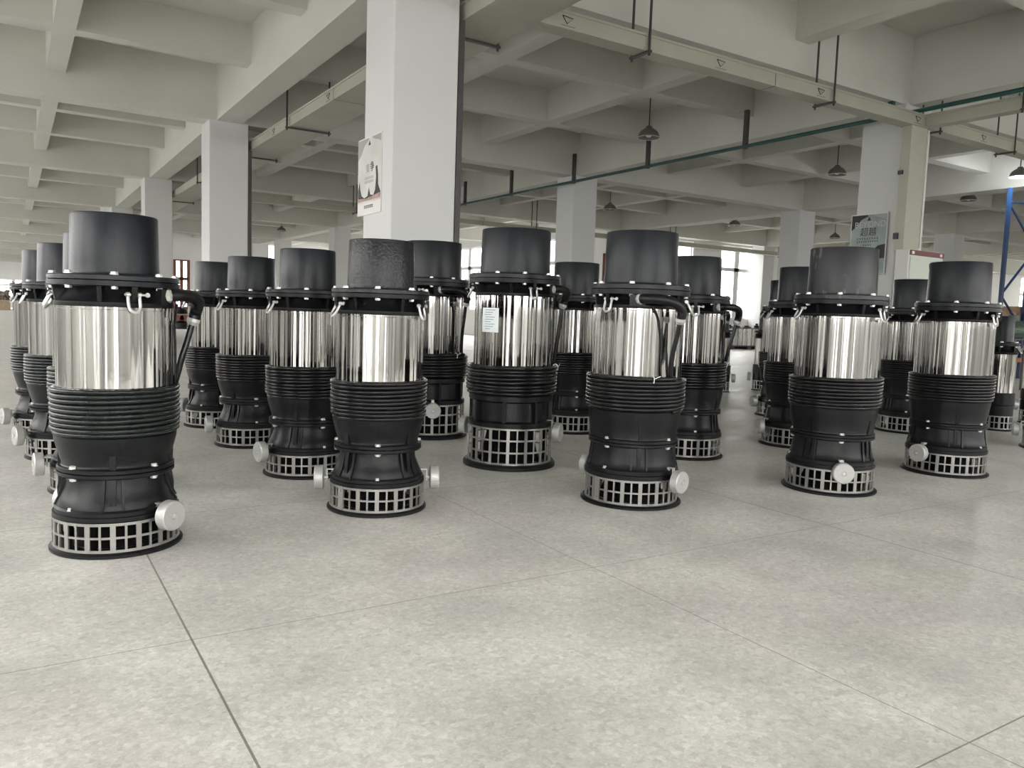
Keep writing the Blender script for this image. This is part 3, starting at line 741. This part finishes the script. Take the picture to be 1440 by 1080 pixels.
# green fire pipe with drop hangers
GX_ = 3.33 * B; GZ = 1.035 + .277 * GX_ / 1.0
e = ob('fire_pipe', None, loc=(GX_, 2 * B, GZ), label='green steel pipe slung beneath the beams along the right-hand columns', cat='pipe'); org = (GX_, 2 * B, GZ)
LO(MB().tube([(GX_, -1.5, GZ), (GX_, 7.0 * B, GZ)], .028, 12), 'pipe', M['green'], e, org, sm=True)
LO(MB().tube([(GX_ + .07, -1.5, GZ + .035), (GX_ + .07, 7.0 * B, GZ + .035)], .016, 10), 'conduit', M['green'], e, org, sm=True)
for q in (-.2, .6, 1.4, 2.17, 3.0, 3.77, 4.53, 5.35, 6.1):
    y = q * B
    LO(MB().box(GX_ - .025, GX_ + .035, y - .035, y + .035, GZ - .035, GZ + (.19 * B if q > 2.5 else .15 * B)), 'hanger', M['green'] if q < 2.5 else M['hanger'], e, org)
# red riser beyond
x = .802 * 6.9 * B
e = ob('standpipe', MB().tube([(0, 0, 0), (0, 0, 3.1)], .05, 12).mesh('standpipe', M['red']), loc=(x, 6.9 * B, 0), label='dark red vertical standpipe beyond the middle column', cat='pipe')

# ---------------------------------------------------------------- pendant lamps
DS = Matrix.Scale(1.22, 4)
dome = MB().lathe([(.001, .115), (.035, .112), (.05, .085), (.075, .070), (.11, .045), (.135, .012), (.150, -.035), (.155, -.045), (.150, -.046), (.144, -.033), (.128, .010), (.10, .040), (.04, .06), (.001, .062)], 32, T=DS).mesh('lamp_shade', M['shade'], 40)
bulb = MB().lathe([(0, -.045), (.03, -.035), (.042, -.01), (.035, .03), (.02, .06)], 16, T=DS).mesh('bulb', M['tie'], 50)
bulb_on = MB().lathe([(0, -.075), (.05, -.060), (.075, -.02), (.06, .03), (.02, .06)], 16, T=DS).mesh('bulb', M['lit'], 50)
rim = MB().lathe([(.150, -.050), (.158, -.050), (.158, -.040), (.150, -.040)], 32, closed=True, T=DS).mesh('rim', M['bolt'], 40)
LZ = 1 + 1.035 * B
def lamp(x, y, label, on=False, s=1.):
    e = ob('pendant_lamp', None, loc=(x, y, LZ), label=label, cat='lamp', group='industrial pendant lamps')
    sh = ob('lamp_shade', dome, e, sc_=(s, s, s)); ob('rim', rim, sh); ob('bulb', bulb_on if on else bulb, sh)
    ob('rod', MB().tube([(0, 0, .13 * s), (0, 0, ZT - LZ)], .010, 8).mesh('rod', M['hanger'], 50), e)
    if on:
        l = bpy.data.lights.new('lamp_glow', 'POINT'); l.energy = 60; l.shadow_soft_size = .09; l.color = (.93, .96, 1)
        o = bpy.data.objects.new('lamp_glow', l); COL.objects.link(o); o.parent = e; o.location = (0, 0, -.22 * U)
Ya, Yb, Yc = 3.46 * B, 5.94 * B, 10.9 * B
lamp(.883 * Ya, Ya, 'unlit dark dome pendant lamp nearest the camera, above the middle of the picture')
lamp(1.374 * Ya, Ya, 'unlit dome pendant lamp just left of the right-hand column')
lamp(1.855 * Ya, Ya, 'unlit flat-looking pendant lamp right of the cable riser')
lamp(2.075 * 8.15, 8.15, 'glowing white pendant lamp at the right edge above the blue racking', on=True)
lamp(.809 * Yb, Yb, 'small unlit pendant lamp beside the middle column')
lamp(1.381 * Yb, Yb, 'small unlit pendant lamp low beside the poster on the right column')
lamp(1.095 * Yb, Yb, 'small unlit pendant lamp above the far casement window')
lamp(.521 * Yb, Yb, 'small unlit pendant lamp peeping out right of the large near column')
lamp(.287 * Yc, Yc, 'tiny distant pendant lamp seen left of the large near column')

# ---------------------------------------------------------------- posters
def poster(xf, y_c, zc, w, h, green, label):
    """hangs on a column's left face; seen from -x, its left edge is at +y"""
    e = ob('poster', None, loc=(xf, y_c, zc), label=label, cat='poster')
    T0 = Matrix(((0, 0, -1, 0), (-1, 0, 0, 0), (0, 1, 0, 0), (0, 0, 0, 1)))   # local x (right) -> -y, local y (up) -> z, local z (out) -> -x
    def P(n, mb, m, **k): 
        mb.v = [tuple(T0 @ Vector(q)) for q in mb.v]; return ob(n, mb.mesh(n, m, sm=False), e, **k)
    def flat(pts, z, t=.0012): return MB().prism(pts, z, z + t)
    paper = M['poster_green'] if green else M['poster']
    P('backing', flat([(-w / 2, -h / 2), (w / 2, -h / 2), (w / 2, h / 2), (-w / 2, h / 2)], .001, .006), M['poster_white'])
    m_ = .012
    P('print', flat([(-w / 2 + m_, -h / 2 + (.16 * h if not green else m_)), (w / 2 - m_, -h / 2 + (.16 * h if not green else m_)), (w / 2 - m_, h / 2 - m_), (-w / 2 + m_, h / 2 - m_)], .0072), paper)
    # storm clouds in the two top corners
    a = w / 2 - m_; b = h / 2 - m_
    P('cloud', flat([(-a, b), (-a, b * .48), (-a * .72, b * .62), (-a * .45, b * .84), (-a * .05, b * .95), (-a * .1, b)], .0086, .0006), M['grey_ink'] if not green else M['dark_ink'])
    P('cloud', flat([(a, b), (a * .2, b), (a * .35, b * .93), (a * .7, b * .87), (a, b * .80)], .0086, .0006), M['grey_ink'])
    P('emblem', flat([(-.03, b * .80), (.03, b * .80), (0, b * .93)], .0092, .0006), M['dark_ink'])
    def tx(s_, size, m, x, y): 
        ob('lettering', text_mesh('lettering', s_, size * U, m, Matrix.Translation((0, 0, 0)) @ T0 @ Matrix.Translation((x * U, y * U, .0098 * U))), e)
    if green:
        tx('BEYOND', .12, M['faint_ink'], .02, b * .66); tx('超越', .125, M['dark_ink'], 0, b * .40)
        for k, n_ in enumerate((9, 10)):
            P('small_text', MB_rows(-.17, .17, b * .19 - k * .04, n_), M['dark_ink'])
        P('small_text', MB_rows(-.07, .07, b * .19 - .09, 4), M['dark_ink'])
        P('mountain', flat([(-a, -b * .4), (-a, -b * .52), (a, -b * .50), (a, -b * .02), (a * .6, -b * .06), (a * .35, -b * .2), (0, -b * .32)], .0088, .0006), M['dark_ink'])
    else:
        tx('竞', .085, M['grey_ink'], -.035, b * .18); tx('争', .095, M['dark_ink'], .07, b * .20)
        for k in range(2): P('small_text', MB_rows(-.10, .11, -b * .06 - k * .035, 8), M['grey_ink'])
        P('mountain', flat([(-a, -b * .62), (-a, -b * .35), (-a * .86, -b * .10), (-a * .80, -b * .30), (-a * .66, -b * .50), (-a * .4, -b * .58), (-a * .12, -b * .54), (0, -b * .32), (a * .12, -b * .52), (a * .4, -b * .55), (a * .55, -b * .42), (a * .62, -b * .1), (a * .56, b * .18), (a * .70, b * .20), (a * .78, -b * .05), (a * .80, -b * .3), (a, -b * .5), (a, -b * .62)], .0088, .0006), M['dark_ink'])
        P('earth', flat([(-a, -b * .66), (a, -b * .66), (a, -b * .52), (a * .3, -b * .57), (-a * .3, -b * .60), (-a, -b * .56)], .0096, .0006), M['poster_red'])
        P('small_text', MB_rows(-.11, .11, -b * .82, 8, .014), M['dark_ink'])
    return e
def MB_rows(x0, x1, y, n, s_=.011):
    mb = MB(); d = (x1 - x0) / n
    for k in range(n):
        x = x0 + d * k
        mb.box(x, x + d * .62, y - s_, y - s_ * .55, .0088, .0094).box(x + d * .1, x + d * .3, y - s_, y + s_, .0088, .0094).box(x, x + d * .6, y + s_ * .3, y + s_ * .8, .0088, .0094)
    return mb
poster(.93 * B, 6.925, 2.215, .56, .70, False, 'white inspirational poster with black ink peaks on the large near column')
poster(3.40 * B, 6.845, 2.15, .56, .84, True, 'grey-green inspirational poster with black brush characters on the right column')

# ---------------------------------------------------------------- switch cabinet by the right column
cx0, cx1, cy0, cy1, cz = 3.25 * B, 3.515 * B, 1.985 * B, 2.043 * B, 2.005
e = ob('electrical_cabinet', None, loc=((cx0 + cx1) / 2, (cy0 + cy1) / 2, 0), label='tall pale green electrical cabinet with dark red top strip by the right column', cat='cabinet'); org = ((cx0 + cx1) / 2, (cy0 + cy1) / 2, 0)
LO(MB().bevbox(cx0, cx1, cy0, cy1 + .01, 0, cz, .008), 'body', M['cabinet_side'], e, org)
LO(MB().box(cx0 + .03, cx1 - .02, cy0 - .012, cy0, .1, cz - .09), 'door', M['cabinet'], e, org)
LO(MB().box(cx0 + .02, cx1, cy0 - .014, cy0, cz - .07, cz - .005), 'header_strip', M['red'], e, org)
LO(MB().box(cx0 + .05, cx0 + .10, cy0 - .017, cy0 - .014, cz - .055, cz - .02).box(cx1 - .10, cx1 - .05, cy0 - .017, cy0 - .014, cz - .055, cz - .02), 'header_mark', M['tie'], e, org)
LO(MB().box(cx0 + .46, cx0 + .49, cy0 - .035, cy0 - .012, cz - .22, cz - .16), 'handle', M['hanger'], e, org)

# ---------------------------------------------------------------- blue pallet rack with goods, right edge
RX, RY = 2.037 * 8.45, 8.45
e = ob('pallet_rack', None, loc=(RX, RY, 0), label='blue pallet racking with orange shelf beams at the right edge', cat='rack')
def R_(mb, n, m, **k): return ob(n, mb.mesh(n, m, sm=False), e, **k)
for dx in (0, 1.0):
    for yy in ((0,) if dx == 0 else (0,)):
        R_(MB().box(dx - .045, dx + .045, -.03, .03, 0, 3.90), 'upright', M['blue'])
R_(MB().box(2.9 - .045, 2.9 + .045, -.03, .03, 0, 3.90), 'upright', M['blue'])
br = lambda z0, z1: MB().tube([(0, 0, z0), (1.0, 0, z1)], .025, 6)
for z0, z1 in ((3.62, 3.68), (3.60, 2.9), (1.75, 2.55), (1.72, 1.02), (.25, .9)): R_(br(z0, z1), 'brace', M['blue'])
for z in (1.02, .35): R_(MB().box(.045, 2.86, -.04, .02, z, z + .09), 'shelf_beam', M['orange'])
for z in (1.02, .35): R_(MB().box(.045, 2.86, 0.02, .55, z + .04, z + .085), 'shelf_deck', M['wood'])
def carton(x, y, z, w, d, h, label):
    c = ob('carton', MB().box(-w / 2, w / 2, -d / 2, d / 2, 0, h).box(-w / 2 - .002, w / 2 + .002, -.03, .03, -.0, h + .002).mesh('carton', M['cardboard'], sm=False), loc=(RX + x, RY + y, z), label=label, cat='box', group='cartons on the rack')
carton(.48, .27, 1.11, .62, .44, .30, 'brown cardboard carton on the upper rack shelf nearest the blue upright')
carton(1.24, .27, 1.11, .62, .44, .42, 'taller brown cardboard carton on the upper rack shelf')
carton(.48, .27, .44, .6, .44, .28, 'brown cardboard carton on the lower rack shelf')
# dark green motor on a stand, in front of the rack
def motor(x, y, z, label, s=1.):
    e = ob('electric_motor', None, loc=(x, y, 0), label=label, cat='motor', group='green motors by the rack')
    T = Matrix.Translation((0, 0, z)) @ Matrix.Rotation(pi / 2, 4, 'Y') @ Matrix.Scale(s, 4)
    bd = MB().lathe([(.02, -.26), (.12, -.25), (.15, -.2), (.15, .18), (.11, .24), (.03, .26)], 28, T=T)
    for k in range(16):
        a = 2 * pi * k / 16; bd.box(.14, .172, -.005, .005, -.18, .16, T @ Matrix.Rotation(a, 4, 'Z'))
    ob('body', bd.mesh('body', M['machine']), e)
    ob('shaft', MB().lathe([(.022, .24), (.022, .36)], 12, T=T).mesh('shaft', M['bolt']), e)
    ob('terminal_box', MB().box(-.07 * s, .07 * s, -.06 * s, .06 * s, z + .15 * s, z + .25 * s).mesh('terminal_box', M['machine'], sm=False), e)
    st = MB()
    for sx in (-.17, .17):
        for sy in (-.12, .12): st.box(sx * s - .015, sx * s + .015, sy * s - .015, sy * s + .015, 0, z - .145 * s)
    st.box(-.2 * s, .2 * s, -.14 * s, .14 * s, z - .165 * s, z - .14 * s)
    ob('stand', st.mesh('stand', M['hanger'], sm=False), e)
motor(14.45, 6.85, 1.02, 'dark green motor on a stand just below the cartons at the right edge')
motor(14.9, 7.3, .55, 'lower dark green motor on a stand near the right edge')

# ---------------------------------------------------------------- dolly of stainless casings under the far window
DX, DY = 1.125 * 20.6, 20.6
pal = ob('pallet', MB().box(-1.0, 1.0, -.5, .5, .09, .13).box(-1, -.8, -.5, .5, 0, .09).box(-.1, .1, -.5, .5, 0, .09).box(.8, 1, -.5, .5, 0, .09).mesh('pallet', M['hanger'], sm=False), loc=(DX, DY, 0), label='low dark pallet under the row of stainless sleeves by the far window', cat='pallet')
slv = MB().lathe([(.115, 0), (.12, 0), (.12, .62), (.115, .62)], 32, closed=True).mesh('stainless_sleeve', M['steel'])
for k in range(8):
    ob('stainless_sleeve', slv, loc=(DX - .875 + .25 * k, DY - .3, .13), rz=k * 1.3, label='polished stainless sleeve standing on the far pallet below the window', cat='sleeve', group='stainless sleeves on the far pallet')
brd = ob('board', MB().box(-1.0, 1.0, -.5, .5, 0, .035).mesh('board', M['hanger'], sm=False), loc=(DX, DY + .05, .751), label='dark flat board lying across the stainless sleeves', cat='board')
for k, (dx, w, h) in enumerate(((-.7, .3, .10), (-.2, .24, .06), (.25, .35, .08), (.8, .2, .17))):
    ob('machine_part', MB().lathe([(w * .3, 0), (w * .5, .01), (w * .5, h * .5), (w * .25, h * .55), (w * .25, h)], 16).mesh('machine_part', M['black']), loc=(DX + dx, DY - .1, .787), cat='machine part', group='small parts on the board',
       label=['dark flanged part at the left end of the board', 'flat dark part, second on the board', 'wide dark part, third on the board', 'taller dark part at the right end of the board'][k])

# clutter at the far end of the left aisle and seen past the nearest pump
for k in range(9):
    x = -2.6 + 1.75 * (k % 3);  y = 70 + (k // 3) * 3
    mb = MB(); rn = random.Random(k)
    pl_ = ob('casting_pile', None, loc=(x, y, 0), label='heap of brown castings on a crate at the far end of left aisle', cat='castings', group='crates of castings at the far end')
    ob('crate', MB().box(-.8, .8, -.6, .6, 0, .75).mesh('crate', M['wood'], sm=False), pl_)
    for q in range(26):
        T = Matrix.Translation((rn.uniform(-.65, .65), rn.uniform(-.45, .45), .85 + rn.uniform(-.05, .75) * (1 - abs(rn.uniform(-.6, .6))))) @ Matrix.Rotation(rn.uniform(0, 3), 4, 'X') @ Matrix.Rotation(rn.uniform(0, 3), 4, 'Y')
        mb.lathe([(.06, -.12), (.16, -.10), (.16, 0), (.09, .03), (.09, .14)], 10, T=T)
    ob('castings', mb.mesh('castings', M['clutter']), pl_, kind='stuff')
for k, (a_, y) in enumerate(((.170, 26.), (.205, 31.))):
    e = ob('tool_cart', None, loc=(a_ * y, y, 0), label=['low dark tool cart seen between the nearest pump and the second row', 'reddish tool cart farther back between the nearest pump and the second row'][k], cat='cart', group='carts behind the second row')
    ob('top', MB().box(-.45, .45, -.3, .3, .62, .66).mesh('top', M['wood'], sm=False), e)
    ob('shelf', MB().box(-.42, .42, -.28, .28, .2, .23).mesh('shelf', M['hanger'], sm=False), e)
    lg = MB()
    for sx in (-.41, .41):
        for sy in (-.26, .26): ob('leg', MB().box(sx - .02, sx + .02, sy - .02, sy + .02, 0, .62).mesh('leg', M['hanger'], sm=False), e)
    ob('top_load', MB().lathe([(.10, .66), (.2, .68), (.16, .8), (.05, .86)], 14).mesh('top_load', M['red'] if k else M['black']), e)
    ob('shelf_load', MB().lathe([(.06, .23), (.2, .25), (.2, .38), (.1, .45)], 14).mesh('shelf_load', M['red'] if k else M['black']), e)

# ---------------------------------------------------------------- camera, world, colour
Mr = ((0.84505803, -0.53357294, 0.03430501), (0.01823104, 0.09287818, 0.99551056), (0.53436368, 0.84063878, -0.08821504))
cam = bpy.data.cameras.new('camera'); co = bpy.data.objects.new('camera', cam); COL.objects.link(co)
cam.sensor_width = 36; cam.lens = 36 * FOC / 1440; cam.clip_end = 400
co.matrix_world = Matrix(((Mr[0][0], Mr[1][0], -Mr[2][0], 0), (Mr[0][1], Mr[1][1], -Mr[2][1], 0), (Mr[0][2], Mr[1][2], -Mr[2][2], U), (0, 0, 0, 1)))
sc.camera = co
w = bpy.data.worlds.new('world'); sc.world = w; w.use_nodes = True
nt = w.node_tree; bg = nt.nodes['Background']; bg.inputs[1].default_value = 1.0
tc = nt.nodes.new('ShaderNodeTexCoord'); sx = nt.nodes.new('ShaderNodeSeparateXYZ'); nt.links.new(tc.outputs['Generated'], sx.inputs[0])
rp = nt.nodes.new('ShaderNodeValToRGB'); mr_ = nt.nodes.new('ShaderNodeMapRange')      # bright overcast sky over grey ground
mr_.inputs['From Min'].default_value = -1; nt.links.new(sx.outputs[2], mr_.inputs['Value']); nt.links.new(mr_.outputs[0], rp.inputs[0])
SKY = 17.
el = rp.color_ramp.elements
while len(el) < 4: el.new(.5)
for k, (p_, c_) in enumerate(((0, .22), (.495, .30), (.52, .55), (.70, 1.0))):
    el[k].position = p_; el[k].color = (c_, c_ * .993, c_ * .985, 1)
vm = nt.nodes.new('ShaderNodeVectorMath'); vm.operation = 'SCALE'; vm.inputs['Scale'].default_value = SKY
nt.links.new(rp.outputs[0], vm.inputs[0]); nt.links.new(vm.outputs[0], bg.inputs[0])
sc.view_settings.view_transform = 'Standard'; sc.view_settings.look = 'None'; sc.view_settings.gamma = 1; sc.view_settings.exposure = -0.02
sc.cycles.max_bounces = 8; sc.cycles.diffuse_bounces = 5; sc.cycles.glossy_bounces = 4
sc.cycles.sample_clamp_indirect = 6
